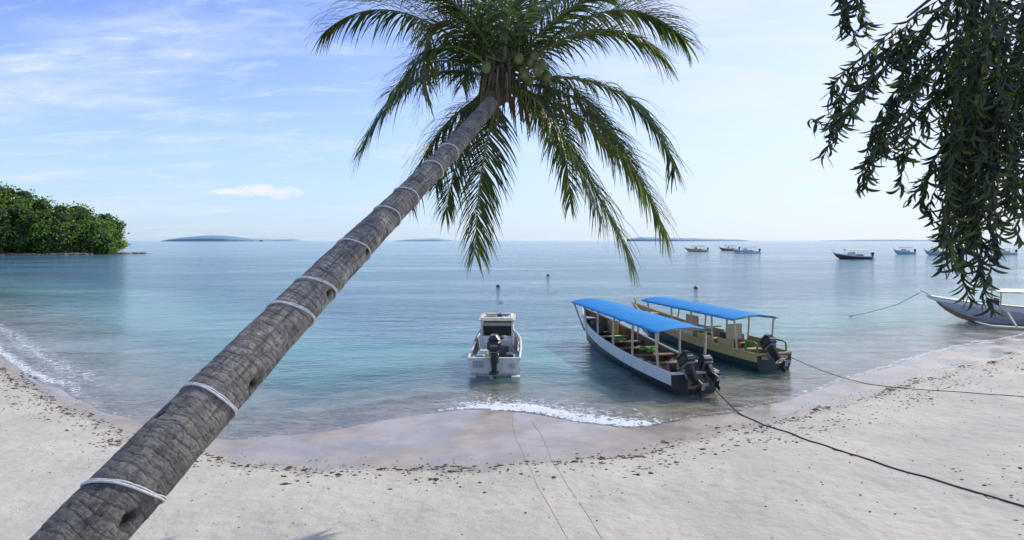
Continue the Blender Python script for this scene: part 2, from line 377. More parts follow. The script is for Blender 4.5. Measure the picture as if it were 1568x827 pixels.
c=mixc(nt,math_(nt,'MULTIPLY',ramp(nt,noise(nt,pos,12,6,.7),.55,.68),.65),c,(.60,.58,.55))
c=mixc(nt,math_(nt,'MULTIPLY',math_(nt,'SUBTRACT',1,ringm),math_(nt,'MULTIPLY',ramp(nt,noise(nt,pos,4,3),.35,.6),.6)),c,(.07,.062,.055))
fz=math_(nt,'MULTIPLY',ramp(nt,fiss,.54,.64),ramp(nt,n3,.38,.6))
c=mixc(nt,math_(nt,'MULTIPLY',fz,.7),c,(.05,.044,.04))
dk=ramp(nt,al,5.6,2.0)  # canopy shade put into the bark colour, darker toward the trunk base
c=mixc(nt,math_(nt,'MULTIPLY',dk,.74),c,mixc(nt,ramp(nt,n2,.42,.6),(.125,.12,.118),(.032,.031,.032)))
c=mixc(nt,no,c,(.012,.010,.008))
L(nt,c,p.inputs['Base Color']); p.inputs['Roughness'].default_value=.88
h=math_(nt,'ADD',math_(nt,'MULTIPLY',ringm,.30),math_(nt,'MULTIPLY',n2,1.0)); h=math_(nt,'SUBTRACT',h,math_(nt,'MULTIPLY',fz,.35)); h=math_(nt,'SUBTRACT',h,math_(nt,'MULTIPLY',band,.8)); h=math_(nt,'ADD',h,math_(nt,'MULTIPLY',n1,.3)); L(nt,bump(nt,h,1,.03),p.inputs['Normal']); L(nt,p.outputs[0],out.inputs[0])

palm=empty('coconut_palm_tree',(-3.75,2.0,1.3))
PB=Vector((-3.75,2.0,1.3))
A=Vector((-2.86,3.9,2.5)); T=Vector((-0.32,9.45,6.75))
P0=A+(A-T)*.36
def trunk_pt(l,tot): 
    t=l/tot; q=P0.lerp(T,t); q=q+Vector((0.03*math.sin(t*9),0,.05*math.sin(t*5+1)));return q
tot=(T-P0).length
def trunk_r(l):
    t=l/tot; return float(np.interp(t,[0,.26,.45,.65,.85,1],[.275,.240,.212,.162,.132,.120]))
ax=(T-P0).normalized(); toc=(Vector((0,0,4.5))-A); toc=(toc-ax*toc.dot(ax)).normalized(); sdv=ax.cross(toc)
notch=[(2.85,.70,1.4),(4.15,1.0,1.2),(5.35,.8,1),(6.1,.95,1.2),(3.55,-1.3,1)]
nr=int(tot/.02); ns=48; vs=[];fs=[];av=[];nv=[];arv=[]
rph=np.cumsum(np.random.RandomState(8).uniform(.045,.15,140))
for i in range(nr+1):
    l=tot*i/nr; c0=trunk_pt(l,tot); r0=trunk_r(l)
    for k_ in range(ns):
        an=2*math.pi*k_/ns; nn=0
        for (nl,na,ns_) in notch:
            da=(an-na+math.pi)%(2*math.pi)-math.pi; g_=math.exp(-((l-nl)/(.05*ns_))**2-((da*r0)/(.045*ns_))**2+.25*math.sin(an*23+l*60)); nn=max(nn,min(g_,1))
        lq=l+.03*math.sin(an*2+l)+.012*math.sin(an*5+l*7)
        j=int(np.searchsorted(rph,lq)); a0=rph[j-1] if j>0 else 0; a1=rph[min(j,139)]; ph=(lq-a0)/max(a1-a0,.01)
        rr=r0*(1+.026*(1-ph)*(.4+.6*math.sin(an*3+j*2.1)**2)+.010*math.sin(l*11+an*3)+.013*math.sin(an*4+l*2.3)+.009*math.sin(an*9+l*17))-.055*nn
        d=toc*math.cos(an)+sdv*math.sin(an)
        vs.append(c0+d*rr-PB); av.append(l); arv.append(an); nv.append(min(1,(nn-.25)*2.2) if nn>.25 else 0)
for i in range(nr):
    for k_ in range(ns):
        j=(k_+1)%ns; fs.append((i*ns+k_,i*ns+j,(i+1)*ns+j,(i+1)*ns+k_))
mb=MB(); mb.add(vs,fs,bark); o=mb.obj('trunk',palm,True)
for nme,arr in (('along',av),('notch',nv),('around',arv)):
    at=o.data.attributes.new(nme,'FLOAT','POINT'); at.data.foreach_set('value',arr)
rope=simple('white_rope',(.70,.71,.72),(.5,.51,.52),.7,30,.3); mb=MB()
for l,tilt in ((3.0,.36),(3.85,.12),(4.95,.34),(5.35,.36),(6.05,.28),(6.75,.2),(7.2,.25),(7.9,.2),(8.4,.2)):
    c0=trunk_pt(l,tot); r0=trunk_r(l)*1.052; pts=[]
    for q in range(41):
        an=2*math.pi*q/40; pts.append(c0+toc*math.cos(an)*r0+sdv*math.sin(an)*r0+ax*(tilt*r0*math.sin(an)+.008*math.sin(an*3+l))-PB)
    mb.tube(pts,.0095,rope,6,False)
    pts=[p_+ax*(.016+.004*math.sin(i_)) for i_,p_ in enumerate(pts)]
    if l<5.5: mb.tube(pts,.006,rope,6,False)
mb.obj('rope_bands',palm,True)

gm=[leafmat('palm_leaf_dark',(.022,.045,.018),(.036,.068,.022),2,.28,.33),leafmat('palm_leaf_green',(.055,.105,.026),(.08,.14,.03),2,.40,.36),leafmat('palm_leaf_yellow',(.19,.20,.05),(.13,.165,.035),2,.45,.45),leafmat('palm_leaf_dry',(.24,.19,.12),(.15,.12,.08),2,.25,.7)]
rac=simple('palm_rachis',(.19,.20,.08),(.12,.14,.06),.5,5,.1)
CC=Vector((-0.15,9.7,7.12))
def frond(mb,mid,tip,dy,kinds,Lm=.75,start=None,dens=.027,seed=0):
    r=random.Random(seed)
    s0=Vector((0.06*mid[0],dy*.05,.12*mid[1])) if start is None else Vector(start)
    tipv=Vector((tip[0],dy,tip[1])); midv=Vector((mid[0],dy*.55,mid[1]))
    ctl=midv*2-(s0+tipv)*.5
    n=26; pts=[CC-PB+(s0*(1-t)**2+ctl*2*t*(1-t)+tipv*t*t) for t in [i/n for i in range(n+1)]]
    mb.tube(pts,[.030*(1-.88*i/n) for i in range(n+1)],rac,5)
    ln=sum((pts[i+1]-pts[i]).length for i in range(n))
    hz=Vector((tip[0],dy,0)); 
    if hz.length<.3: hz=Vector((1,.3,0))
    hz.normalize(); S0=Vector((-hz.y,hz.x,0)); tw=r.uniform(-.7,.7)
    m=int(ln/dens)
    for side in (-1,1):
        for i in range(m):
            t=.10+.90*(i+r.uniform(-.4,.4))/m; t=min(max(t,.08),.995)
            f=t*n; a=int(min(f,n-1)); P=pts[a].lerp(pts[a+1],f-a); Tn=(pts[a+1]-pts[a]).normalized()
            up=S0.cross(Tn); 
            if up.z<0 and abs(Tn.z)<.9: up=-up
            S=(S0*math.cos(tw)+up*math.sin(tw)*.6).normalized()
            ll=Lm*(.35+.65*math.sin(math.pi*min(1,(t*.80+.12)))**.8)*r.uniform(.75,1.15)
            D=(S*side*(.95-.5*t)+Tn*(.42+.5*t)+up*r.uniform(-.05,.3)+Vector((r.uniform(-.18,.18),r.uniform(-.18,.18),r.uniform(-.2,.08)))).normalized()
            if r.random()<.07: continue
            wv=D.cross(up+Vector((0,0,.01))).normalized()
            seg=5; q=P.copy(); vs=[];fs=[]; w0=.0175*r.uniform(.75,1.15); droop=r.uniform(.22,.6)
            for k in range(seg+1):
                u=k/seg; ww=w0*(1-u**1.7)*(0.55 if k==0 else 1)
                wd=(wv*.8+up*side*.25).normalized()
                vs.append(q+wd*ww); vs.append(q-wd*ww-up*.004)
                q=q+D*(ll/seg); D=(D+Vector((0,0,-droop*(.35+u*.9)))).normalized()
            for k in range(seg): fs.append((2*k,2*k+1,2*k+3,2*k+2))
            kd=r.choice(kinds)
            if t>.8 and r.random()<.3 and kd<3: kd=min(2,kd+1)
            mb.add(vs,fs,gm[kd])
mb=MB()
F=[((-1.75,1.25),(-3.1,1.0),.5,[0,0,1]),((-1.4,.10),(-2.43,-1.05),.4,[0,0,1]),((-1.0,.88),(-1.25,-.35),-.5,[2,2,3]),
 ((-1.1,-.75),(-1.7,-1.9),.8,[0,0,1]),((-.36,-1.35),(-.50,-2.9),.7,[0,0,1]),((1.05,-1.15),(2.05,-3.0),-.5,[1,1,2]),
 ((1.9,-.1),(2.95,-1.4),.4,[0,1,1]),((1.7,-.9),(2.75,-2.55),.2,[1,1,2]),((1.75,1.2),(3.05,.75),.2,[0,1,1]),
 ((1.4,.70),(2.4,.22),-.7,[1,2,1]),((-.6,1.6),(-1.5,2.8),.6,[0,1]),((.9,1.5),(2.4,2.0),.9,[0,1]),((.2,1.8),(.7,3.2),.5,[1,0]),
 ((-1.1,1.5),(-2.5,2.0),.9,[0,0,1]),((-.3,1.5),(-.2,2.9),1.4,[0]),((.6,1.3),(1.3,2.6),-1.0,[1,0]),((-.7,1.0),(-1.7,1.2),-1.2,[0,1]),
 ((1.0,.9),(1.9,1.0),-1.3,[1,1,0]),((.15,1.1),(.3,1.7),-1.5,[0,1]),((-.5,.9),(-.9,.6),2.6,[0]),((.5,.9),(.9,.4),2.8,[0]),((.9,-.4),(1.3,-1.9),1.9,[0,0,1]),
 ((-.75,-.35),(-1.35,-1.6),1.8,[0]),((1.3,.1),(2.2,-1.0),1.7,[0,0]),((-1.2,.6),(-2.2,.2),1.6,[0]),
 ((.75,-.7),(1.5,-2.3),-.9,[1,1,2]),((-.7,-.9),(-1.1,-2.1),1.4,[0]),((1.5,-.3),(2.5,-1.6),1.1,[0]),((.3,1.2),(.9,2.0),1.8,[0]),((-.9,.4),(-1.6,-.5),-1.0,[0,1])]
for i,(m_,t_,dy,kd) in enumerate(F): frond(mb,m_,t_,dy,kd,seed=i,Lm=.90 if i<14 else .80)
mb.obj('fronds',palm)
fib=simple('palm_fibre',(.13,.10,.065),(.04,.03,.02),.95,8,.6,stretch=(1,1,.2)); nut=simple('coconut_husk',(.11,.15,.035),(.15,.14,.05),.45,5,.1)
mb=MB(); c0=CC-PB
mb.tube([T-PB-ax*.1,T-PB+ax*.2,c0+Vector((0,0,.1)),c0+Vector((0,0,.5))],[.125,.20,.22,.08],fib,14)
for i in range(60):
    an=random.uniform(0,6.28); l=random.uniform(.3,.95); st=c0+Vector((.17*math.cos(an),.17*math.sin(an),random.uniform(-.3,.3)))
    mb.tube([st,st+Vector((.17*math.cos(an),.17*math.sin(an),-.05)),st+Vector((.28*math.cos(an),.24*math.sin(an),-l))],[.035,.024,.006],fib if i%3 else gm[3],5)
mb.obj('crown_fibre',palm,True)
mb=MB()
for i,(x,z) in enumerate([(.33,.1),(.45,.2),(.55,.05),(.42,-.05),(.62,.17),(.26,.24),(.70,.0),(.5,.3),(-.25,.1),(-.15,-.02),(.36,.0)]):
    pp=c0+Vector((x,-.25-.1*(i%3),z)); mb.ball(pp,(.08,.08,.10),nut,12,9,.02); mb.tube([c0+Vector((.1,-.1,.25)),pp+Vector((0,0,.18)),pp+Vector((0,0,.08))],.012,rac,5)
mb.obj('coconuts',palm,True)

# ------------------------------------------------------------------ overhanging acacia tree (right)
ac=empty('acacia_tree',(6.2,5.4,gz(6.2,5.4)-.1)); AB=Vector(ac.location)
abk=simple('acacia_bark',(.10,.08,.065),(.05,.042,.036),.9,6,.5,stretch=(1,1,.3)); 
al=[leafmat('acacia_leaf_dark',(.010,.018,.009),(.016,.028,.011),4,.12,.45),leafmat('acacia_leaf',(.030,.056,.015),(.045,.08,.018),4,.30,.4),leafmat('acacia_leaf_light',(.08,.14,.025),(.10,.15,.03),4,.45,.45)]
mb=MB(); lb=MB()
g0=Vector((6.2,5.4,AB.z))
trunkpts=[g0,g0+Vector((.05,0,1.5)),g0+Vector((-.15,.05,3.2)),g0+Vector((-.1,0,5.0)),g0+Vector((.2,.1,7.5))]
mb.tube([q-AB for q in trunkpts],[.3,.24,.2,.16,.08],abk,14)
def leaf(P,D,ll,w,r):
    D=D.normalized(); curl=Vector((r.uniform(-1,1),r.uniform(-.5,.5),-.15)); curl=(curl-D*curl.dot(D)); curl=curl.normalized() if curl.length>.01 else D.orthogonal()
    nrm=Vector((r.uniform(-1,1),r.uniform(-1,1),r.uniform(-.4,.4))); wv=D.cross(nrm).normalized()
    flat=r.random()<.8; cs=r.uniform(.28,.55)
    seg=6; q=P.copy(); vs=[];fs=[]
    for k in range(seg+1):
        u=k/seg; ww=w*math.sin(math.pi*min(1,.08+u*.92))**.8
        if flat: wv=(curl-D*curl.dot(D)).normalized()
        vs+= [q+wv*ww,q-wv*ww]; q=q+D*(ll/seg); D=(D+curl*cs*.8+Vector((0,0,-.05))).normalized()
    for k in range(seg): fs.append((2*k,2*k+1,2*k+3,2*k+2))
    lb.add(vs,fs,al[r.choice([0,0,0,0,1,1] if r.random()<.72 else [1,1,2])])
def strand(pts,seed,rt=.012,gap=.022,ll=.135):
    r=random.Random(seed); pts=[Vector(p) for p in pts]; fine=[]
    n=len(pts)-1
    for i in range(n):
        p0=pts[max(i-1,0)];p1=pts[i];p2=pts[i+1];p3=pts[min(i+2,n)]
        for k in range(8):
            t=k/8; fine.append(.5*((2*p1)+(p2-p0)*t+(2*p0-5*p1+4*p2-p3)*t*t+(3*p1-p0-3*p2+p3)*t**3))
    fine.append(pts[-1])
    mb.tube([q-AB for q in fine],[rt*(1-.8*i/len(fine)) for i in range(len(fine))],abk,5)
    acc=0
    for i in range(len(fine)-1):
        d=fine[i+1]-fine[i]; acc+=d.length
        while acc>gap:
            acc-=gap; P=fine[i].lerp(fine[i+1],r.random()); an=r.uniform(0,6.28)
            out_=Vector((math.cos(an),math.sin(an),0)); D=d.normalized()*.5+out_*.75+Vector((0,0,-.55))
            leaf(P-AB,D,ll*r.uniform(.7,1.25),r.uniform(.008,.0135),r)
g=[g0+Vector((0,0,5.2)),g0+Vector((0,0,4.4)),g0+Vector((0,0,5.9))]
limbs=[[g[0],(5.0,4.9,7.0),(4.0,4.6,7.1),(3.1,4.5,6.75)],[g[1],(5.2,4.8,6.5),(4.3,4.5,6.75),(3.5,4.4,6.4)],[g[2],(5.0,5.3,7.6),(3.7,5.0,7.7),(2.6,4.7,7.0)],[g[0],(5.2,5.6,7.0),(4.4,5.8,7.1),(3.9,5.8,6.7)]]
for q,lm in enumerate(limbs):
    mb.tube([Vector(a_)-AB for a_ in lm],[.09,.06,.03,.01],abk,8)
S=[([(3.2,4.5,6.05),(2.85,4.5,5.82),(2.52,4.45,5.45),(2.33,4.4,5.12)]),([(3.3,4.5,5.85),(2.98,4.5,5.6),(2.76,4.45,5.25),(2.66,4.45,4.9)]),
 ([(3.35,4.5,5.7),(3.05,4.5,5.35),(2.93,4.45,4.88)]),([(2.6,4.7,6.9),(2.56,4.6,6.45),(2.72,4.6,6.0)]),([(2.75,4.7,6.8),(2.62,4.6,6.5),(2.6,4.6,6.15)]),
 ([(3.1,4.5,6.1),(2.8,4.6,5.9),(2.6,4.6,5.7),(2.48,4.55,5.3)]),([(3.35,4.5,6.0),(3.1,4.5,5.75),(2.9,4.5,5.5),(2.84,4.5,5.15)]),
 ([(3.5,4.4,5.9),(3.35,4.4,5.3),(3.25,4.4,4.75),(3.3,4.4,4.25)]),([(3.6,4.4,5.6),(3.45,4.4,4.9),(3.5,4.4,4.3),(3.58,4.4,3.98)]),([(3.6,4.4,5.6),(3.5,4.5,4.9),(3.42,4.5,4.4),(3.5,4.5,4.05)]),
 ([(3.55,4.4,5.5),(3.52,4.3,4.9),(3.55,4.3,4.4)]),([(3.35,4.5,5.3),(3.2,4.5,5.05),(3.12,4.5,4.75)]),
 ([(3.5,4.5,6.5),(3.25,4.5,6.25),(3.05,4.5,5.95),(2.98,4.5,5.7)])]
for i,pts in enumerate(S):
    strand(pts,i,gap=.0145)
    for j in range(2):
        rr=random.Random(i*7+j); strand([Vector(p_)+Vector((rr.uniform(-.06,.06),rr.uniform(-.2,.2),rr.uniform(-.02,.12)))*(1) for p_ in pts[:-1]]+[Vector(pts[-1])+Vector((rr.uniform(-.10,.10),0,rr.uniform(.0,.35)))],100+i*3+j,rt=.006,gap=.021)
rr=random.Random(5)
for i in range(165):
    x0=3.32+rr.random()**.85*1.5; y0=rr.uniform(4.3,5.9); sc=y0/4.5; x0*=sc**.97; z0=rr.uniform(5.3,7.0)*(1 if sc<1.1 else 1.03); ln=rr.uniform(.8,1.5)
    zb=max(z0-ln,4.5+(4.30-4.5)*sc+rr.random()**2*.5)
    dx=rr.uniform(-.2,.12)
    strand([(x0+.2,y0,z0+.15),(x0+.05,y0,z0-.05),(x0+dx*.6,y0+rr.uniform(-.1,.1),(z0+zb)/2),(x0+dx,y0,zb)],300+i,rt=.006,gap=.022)
mb.obj('trunk_and_branches',ac,True); lb.obj('leaves',ac)

# ------------------------------------------------------------------ boats
white=simple('boat_white_paint',(.72,.72,.70),(.60,.60,.58),.4,3,.1,wear=(.38,.36,.33))
grey=simple('boat_grey_paint',(.42,.44,.45),(.33,.35,.36),.5,3,.1,wear=(.22,.21,.2))
pale=simple('boat_pale_grey_paint',(.70,.72,.73),(.58,.60,.61),.45,3,.1,wear=(.36,.35,.34))
dgrey=simple('boat_dark_interior',(.10,.105,.11),(.06,.06,.065),.7,5,.2)
black=simple('boat_black_hull',(.022,.026,.03),(.04,.042,.045),.35,3,.1,wear=(.09,.09,.09))
ochre=simple('boat_ochre_paint',(.52,.39,.17),(.42,.32,.14),.5,4,.15,wear=(.30,.21,.12))
wood=simple('boat_wood',(.27,.18,.10),(.17,.11,.065),.7,5,.3,stretch=(1,.2,1))
cream=simple('boat_cream_paint',(.62,.54,.38),(.5,.43,.3),.55,4,.15,wear=(.35,.27,.18))
dgreen=simple('boat_dark_green_hull',(.018,.045,.05),(.03,.06,.06),.4,3,.1)
engb=simple('outboard_black',(.018,.019,.021),(.03,.03,.032),.3,4,.02)
engg=simple('outboard_grey_metal',(.25,.26,.27),(.16,.17,.18),.45,8,.05,metal=.4)
bluep=simple('blue_canopy',(.004,.20,.50),(.007,.235,.57),.6,1.5,.12,spec=.15,wear=(.012,.27,.60))
green=simple('green_rail_paint',(.06,.30,.08),(.04,.22,.05),.5,5,.05)
sky_b=simple('pale_blue_paint',(.30,.48,.55),None,.5,4,.05)
rust=simple('rust_orange_paint',(.40,.13,.05),None,.6,4,.1)
lime=simple('lime_fabric',(.22,.42,.05),None,.8,5,.2)

def hull(name,par,Lh,W,zs,zb,mo,mi_,mrim,floor=.16,stripe=None,trans=.85,keel=-.28,bow=2.2,floorm=None,sdrop=.10,sternm=None):
    n=30; mb=MB(); secs=[]
    for i in range(n+1):
        u=i/n; w=W/2*(1-max(0,(u-.42)/.58)**bow)*(trans+(1-trans)*math.sin(min(1,u/.35)*math.pi/2)); w=max(w,.012)
        zg=zs+(zb-zs)*u**2.4; zk=keel+(zg-keel)*max(0,(u-.72)/.28)**2.2*.85
        th=min(.055,w*.5); sdp=min(sdrop,(zg-zk)*.5)
        out_=[(w,zg,1),(w*.985,zg-sdp,.995),(w*.93,min(zk+(zg-zk)*.45,zg-sdp-.03),.975),(w*.74,zk+(zg-zk)*.12,.955),(0.0,zk,.95)]
        fl=max(floor,zk+.08); wi=max(w-th,.004)
        inn=[(wi,zg,1),(wi*.96,max(fl,zg-.25),.99),(wi*.90,fl,.975),(0,fl,.975)]
        secs.append(([Vector((a,Lh*u*(c_ if u>.5 else 1-(1-c_)*u/.5),b)) for a,b,c_ in out_],[Vector((a,Lh*u*(c_ if u>.5 else 1-(1-c_)*u/.5)+(.06 if i==0 else 0)-(.08 if i==n else 0),b)) for a,b,c_ in inn]))
    for sx in (1,-1):
        for i in range(n):
            o0,i0=secs[i]; o1,i1=secs[i+1]
            fl_=lambda v:Vector((v.x*sx,v.y,v.z))
            for k in range(4):
                q=[fl_(o0[k]),fl_(o0[k+1]),fl_(o1[k+1]),fl_(o1[k])]
                m_=mo
                if stripe and k==0: m_=stripe
                mb.add(q if sx>0 else q[::-1],[(0,1,2,3)],m_)
            for k in range(3):
                q=[fl_(i0[k]),fl_(i1[k]),fl_(i1[k+1]),fl_(i0[k+1])]
                mb.add(q if sx>0 else q[::-1],[(0,1,2,3)],(floorm or mi_) if k==2 else mi_)
        rail=[Vector((sx*(s_[0][0].x-.02 if s_[0][0].x>.03 else s_[0][0].x),s_[0][0].y,s_[0][0].z+.012)) for s_ in secs]
        mb.tube(rail,.042,mrim,8)
    o0,i0=secs[0]
    tr=[v for v in o0]+[Vector((-v.x,v.y,v.z)) for v in o0[-2::-1]]
    mb.add(tr,[tuple(range(len(tr)))],sternm or mo)
    ti=[v for v in i0]+[Vector((-v.x,v.y,v.z)) for v in i0[-2::-1]]
    mb.add(ti,[tuple(range(len(ti)))[::-1]],mi_)
    mb.box((0,.03,o0[0].z+.005),(o0[0].x*2,.11,.06),mrim)
    for i in range(2,n-5,2):
        a_=secs[i][1]
        for sx in (-1,1): mb.tube([(sx*(a_[0].x-.02),a_[0].y,a_[0].z-.03),(sx*(a_[1].x-.02),a_[1].y,a_[1].z),(sx*(a_[2].x-.03),a_[2].y,a_[2].z)],.022,mi_,4)
    mb.obj(name,par)
    return secs
def outboard(par,x,y,z,s=1.0,tilt=0,yaw=0,name='outboard_motor'):
    e=bpy.data.objects.new(name,None); link(e); e.parent=par; e.location=(x,y,z); e.rotation_euler=(tilt,0,yaw)
    mb=MB()
    mb.box((0,-.16*s,.42*s),(.36*s,.52*s,.30*s),engb,bev=.06*s)
    mb.box((0,-.15*s,.62*s),(.33*s,.47*s,.14*s),engb,top=(.7,.75),bev=.04*s)
    mb.box((0,-.16*s,.27*s),(.28*s,.40*s,.08*s),engg,bev=.02*s)
    mb.box((0,-.42*s,.44*s),(.20*s,.02*s,.05*s),engg,bev=.006)
    mb.box((0,-.18*s,-.05*s),(.13*s,.22*s,.6*s),engb,top=(1.3,1.4),bev=.03*s)
    mb.box((0,-.24*s,-.32*s),(.26*s,.40*s,.025*s),engb,bev=.008)
    mb.ball((0,-.20*s,-.50*s),(.06*s,.24*s,.065*s),engb,10,8)
    mb.box((0,-.16*s,-.62*s),(.02*s,.16*s,.2*s),engb)
    for q in range(3):
        an=q*2.09; mb.box((.1*s*math.cos(an),-.45*s,-.50*s+.1*s*math.sin(an)),(.17*s,.015,.09*s),engg,rot=(.5,-an,0))
    mb.box((0,.03*s,.02*s),(.24*s,.1*s,.26*s),engg,bev=.02*s)
    mb.box((0,.07*s,.14*s),(.20*s,.16*s,.05*s),engg)
    mb.tube([(0,.05*s,.3*s),(.05*s,.35*s,.38*s),(.06*s,.62*s,.40*s)],[.028*s,.022*s,.026*s],engb,8)
    mb.obj('engine_and_leg',e); return e
def canopy(par,y0,y1,W,z0,z1,mat,postm,ys_,basez,hw,name='canopy'):
    mb=MB(); n=66; k=14; top=[]; bays=len(ys_)+1
    for layer in (0,1):
        for i in range(n+1):
            y=y0+(y1-y0)*i/n; zz=z0+(z1-z0)*i/n
            for j in range(k+1):
                u=j/k*2-1; w=W/2*(1-.06*(i/n)**2)
                z=zz+.12*(1-u*u)-.018*abs(math.sin(math.pi*i/n*bays))*(1-.4*u*u)+.008*math.sin(i*1.1+j*1.7)-layer*.018
                if abs(u)>.99: z-=.014*(1+math.sin(i*.9)); w+=.014*math.sin(i*.55)
                top.append((u*w,y,z))
    q=(n+1)*(k+1); fs=[]
    for i in range(n):
        for j in range(k):
            a=i*(k+1)+j; fs.append((a,a+1,a+k+2,a+k+1)); fs.append((q+a+k+1,q+a+k+2,q+a+1,q+a))
    for i in range(n):
        for j in (0,k): a=i*(k+1)+j; fs.append((a,a+k+1,q+a+k+1,q+a))
    for j in range(k):
        for i in (0,n): a=i*(k+1)+j; fs.append((a,a+1,q+a+1,q+a))
    mb.add(top,fs,mat); mb.obj(name,par,True)
    mb=MB()
    for i,yy in enumerate(ys_):
        t=(yy-y0)/(y1-y0); zz=z0+(z1-z0)*t; w=hw(yy)
        for sx in (-1,1):
            mb.tube([(sx*(w-.01),yy,basez-.05),(sx*(W/2*.45+w*.5),yy,(basez+zz)/2),(sx*W/2*.88,yy,zz-.03)],.040,postm,6)
        mb.tube([(-W/2*.93,yy,zz-.03),(0,yy,zz+.065),(W/2*.93,yy,zz-.03)],.024,postm,6)
    for sx in (-1,1):
        mb.tube([(sx*W/2*.91,y0+.03,z0-.045),(sx*W/2*.91*.95,y1-.03,z1-.045)],.028,postm,6)
    mb.obj(name+'_frame',par)
def heading(sx,sy,bx,by): return math.atan2(-(bx-sx),(by-sy))

# --- small white motorboat (stern to the beach)
b=empty('motorboat',(-.60,19.5,-.03),R(-1)); b.rotation_euler=(R(.6),0,R(-1))
secs=hull('hull',b,5.6,1.82,.60,.95,white,grey,white,floor=.2,trans=.95,keel=-.2,bow=2.6,floorm=grey)
mb=MB()
mb.box((-.38,2.35,.58),(.42,.10,.75),white); mb.box((.42,2.35,.58),(.36,.10,.75),white)
mb.box((-.60,2.9,.88),(.05,1.2,.68),white); mb.box((.60,2.9,.88),(.05,1.2,.68),white)
for sx in (-1,1):
    mb.box((sx*.57,2.3,1.10),(.06,.06,.9),white)
    mb.box((sx*.57,3.55,1.10),(.06,.06,.9),white)
    mb.box((sx*.70,.9,.40),(.22,1.5,.06),grey)
    mb.box((sx*.80,1.55,.72),(.05,1.7,.05),white)
    mb.tube([(sx*.6,2.3,1.2),(sx*.75,2.0,.95),(sx*.82,1.2,.78)],.018,engg,6)
mb.box((0,2.95,1.56),(1.36,1.7,.05),cream,bev=.015)
mb.box((0,2.95,1.61),(1.2,1.4,.03),white,bev=.01)
mb.box((0,3.5,1.2),(1.12,.03,.5),dgrey); mb.box((0,3.46,.75),(1.12,.04,.4),dgrey)
mb.box((0,2.42,1.38),(1.05,.04,.12),grey)
mb.box((0,2.9,.80),(1.0,.5,.1),dgrey); mb.box((.25,1.95,.50),(.42,.36,.42),dgrey); mb.box((.25,1.80,.78),(.40,.06,.26),grey,rot=(.15,0,0))
mb.box((-.45,1.4,.42),(.38,.5,.3),cream); mb.box((-.4,1.42,.60),(.3,.4,.05),white)
mb.box((.5,1.1,.47),(.26,.36,.2),dgrey,bev=.03); mb.box((-.5,.75,.48),(.3,.22,.22),sky_b,bev=.03)
mb.box((0,.32,.5),(1.5,.4,.05),grey)
for i in range(6): mb.tube([(.30+.13*math.cos(a/10*6.283)*(1+.05*i),1.2+.13*math.sin(a/10*6.283),.26+.02*i) for a in range(11)],.012,cream,5)
mb.tube([(0,3.2,1.6),(0,3.2,2.15)],.018,white,6); mb.box((.10,3.2,2.08),(.18,.012,.11),cream)
mb.tube([(-.45,2.4,1.62),(-.45,2.4,1.76),(.5,2.4,1.76),(.5,2.4,1.62)],.014,engg,6)
mb.box((-.22,2.7,1.69),(.36,.25,.12),cream,rot=(0,0,.3)); mb.box((.35,3.0,1.67),(.25,.4,.08),grey,rot=(0,0,-.2)); mb.ball((.1,2.75,1.68),(.13,.12,.06),dgrey,8,6,.1)
mb.tube([(-.1,3.3,1.62),(.35,2.2,1.72)],.016,wood,5)
mb.tube([(0,5.1,.9),(0,5.2,1.4)],.022,wood,6)
mb.obj('wheelhouse_and_fittings',b)
outboard(b,.02,-.05,.60,1.22)
mb=MB(); mb.box((-.55,-.035,.42),(.3,.05,.2),grey); mb.box((.6,-.035,.38),(.2,.05,.16),grey); mb.box((0,-.03,.1),(1.55,.035,.05),grey); 
for sx in (-1,1): mb.box((sx*.72,-.12,.0),(.28,.26,.14),white)
mb.obj('transom_fittings',b)

def hwf(W,Lh,trans,bow):
    def f(y):
        u=y/Lh; return W/2*(1-max(0,(u-.42)/.58)**bow)*(trans+(1-trans)*math.sin(min(1,u/.35)*math.pi/2))-.06
    return f
# --- canopy boat (near)
sx_,sy_,bx_,by_=5.45,17.5,3.3,27.8
b=empty('canopy_boat',(sx_,sy_,0),heading(sx_,sy_,bx_,by_)); Lb=10.4
secs=hull('hull',b,Lb,1.90,.55,1.35,black,wood,pale,floor=.1,stripe=pale,trans=.82,keel=-.25,bow=2.4,floorm=dgrey,sdrop=.34,sternm=black)
canopy(b,.55,9.4,1.92,1.70,1.74,bluep,cream,[.85,2.6,4.3,6.0,7.7,9.1],.5,hwf(1.90,Lb,.82,2.4))
mb=MB()
for y in (1.7,3.0,4.3,5.6,6.9,8.0):
    w=hwf(1.90,Lb,.82,2.4)(y); mb.box((0,y,.50+.05*(y/8)),(w*1.96,.26,.045),wood if y<6 else cream)
for y in (2.3,3.6,5.0,6.2):
    for s_ in (-1,1): mb.box((s_*.55,y,.3),(.25,.5,.25),wood)
rr=random.Random(4)
for i in range(9):
    mb.ball((rr.uniform(-.2,.45),3.0+rr.uniform(0,.7),.60+rr.uniform(0,.08)),(rr.uniform(.08,.16),rr.uniform(.08,.18),.05),lime,8,6,.2)
for i in range(5): mb.ball((rr.uniform(-.45,-.1),5.1+rr.uniform(0,.4),.66+rr.uniform(0,.1)),(.12,.13,.06),lime,8,6,.2)
mb.box((.25,1.15,.42),(.38,.30,.34),cream,bev=.04); mb.ball((-.35,1.2,.38),(.15,.15,.16),rust,10,8,.03)
mb.box((-.35,7.5,.85),(.5,.4,.5),dgrey); mb.box((.3,7.3,.85),(.35,.4,.55),ochre)
mb.box((0,9.35,1.0),(.5,.9,.05),grey)
mb.tube([(0,10.1,1.1),(0,10.25,1.65)],[.05,.03],cream,8)
mb.tube([(-.7,.35,.55),(-.72,.3,.85),(-.6,.3,.95),(-.35,.3,.95)],.02,engg,6)
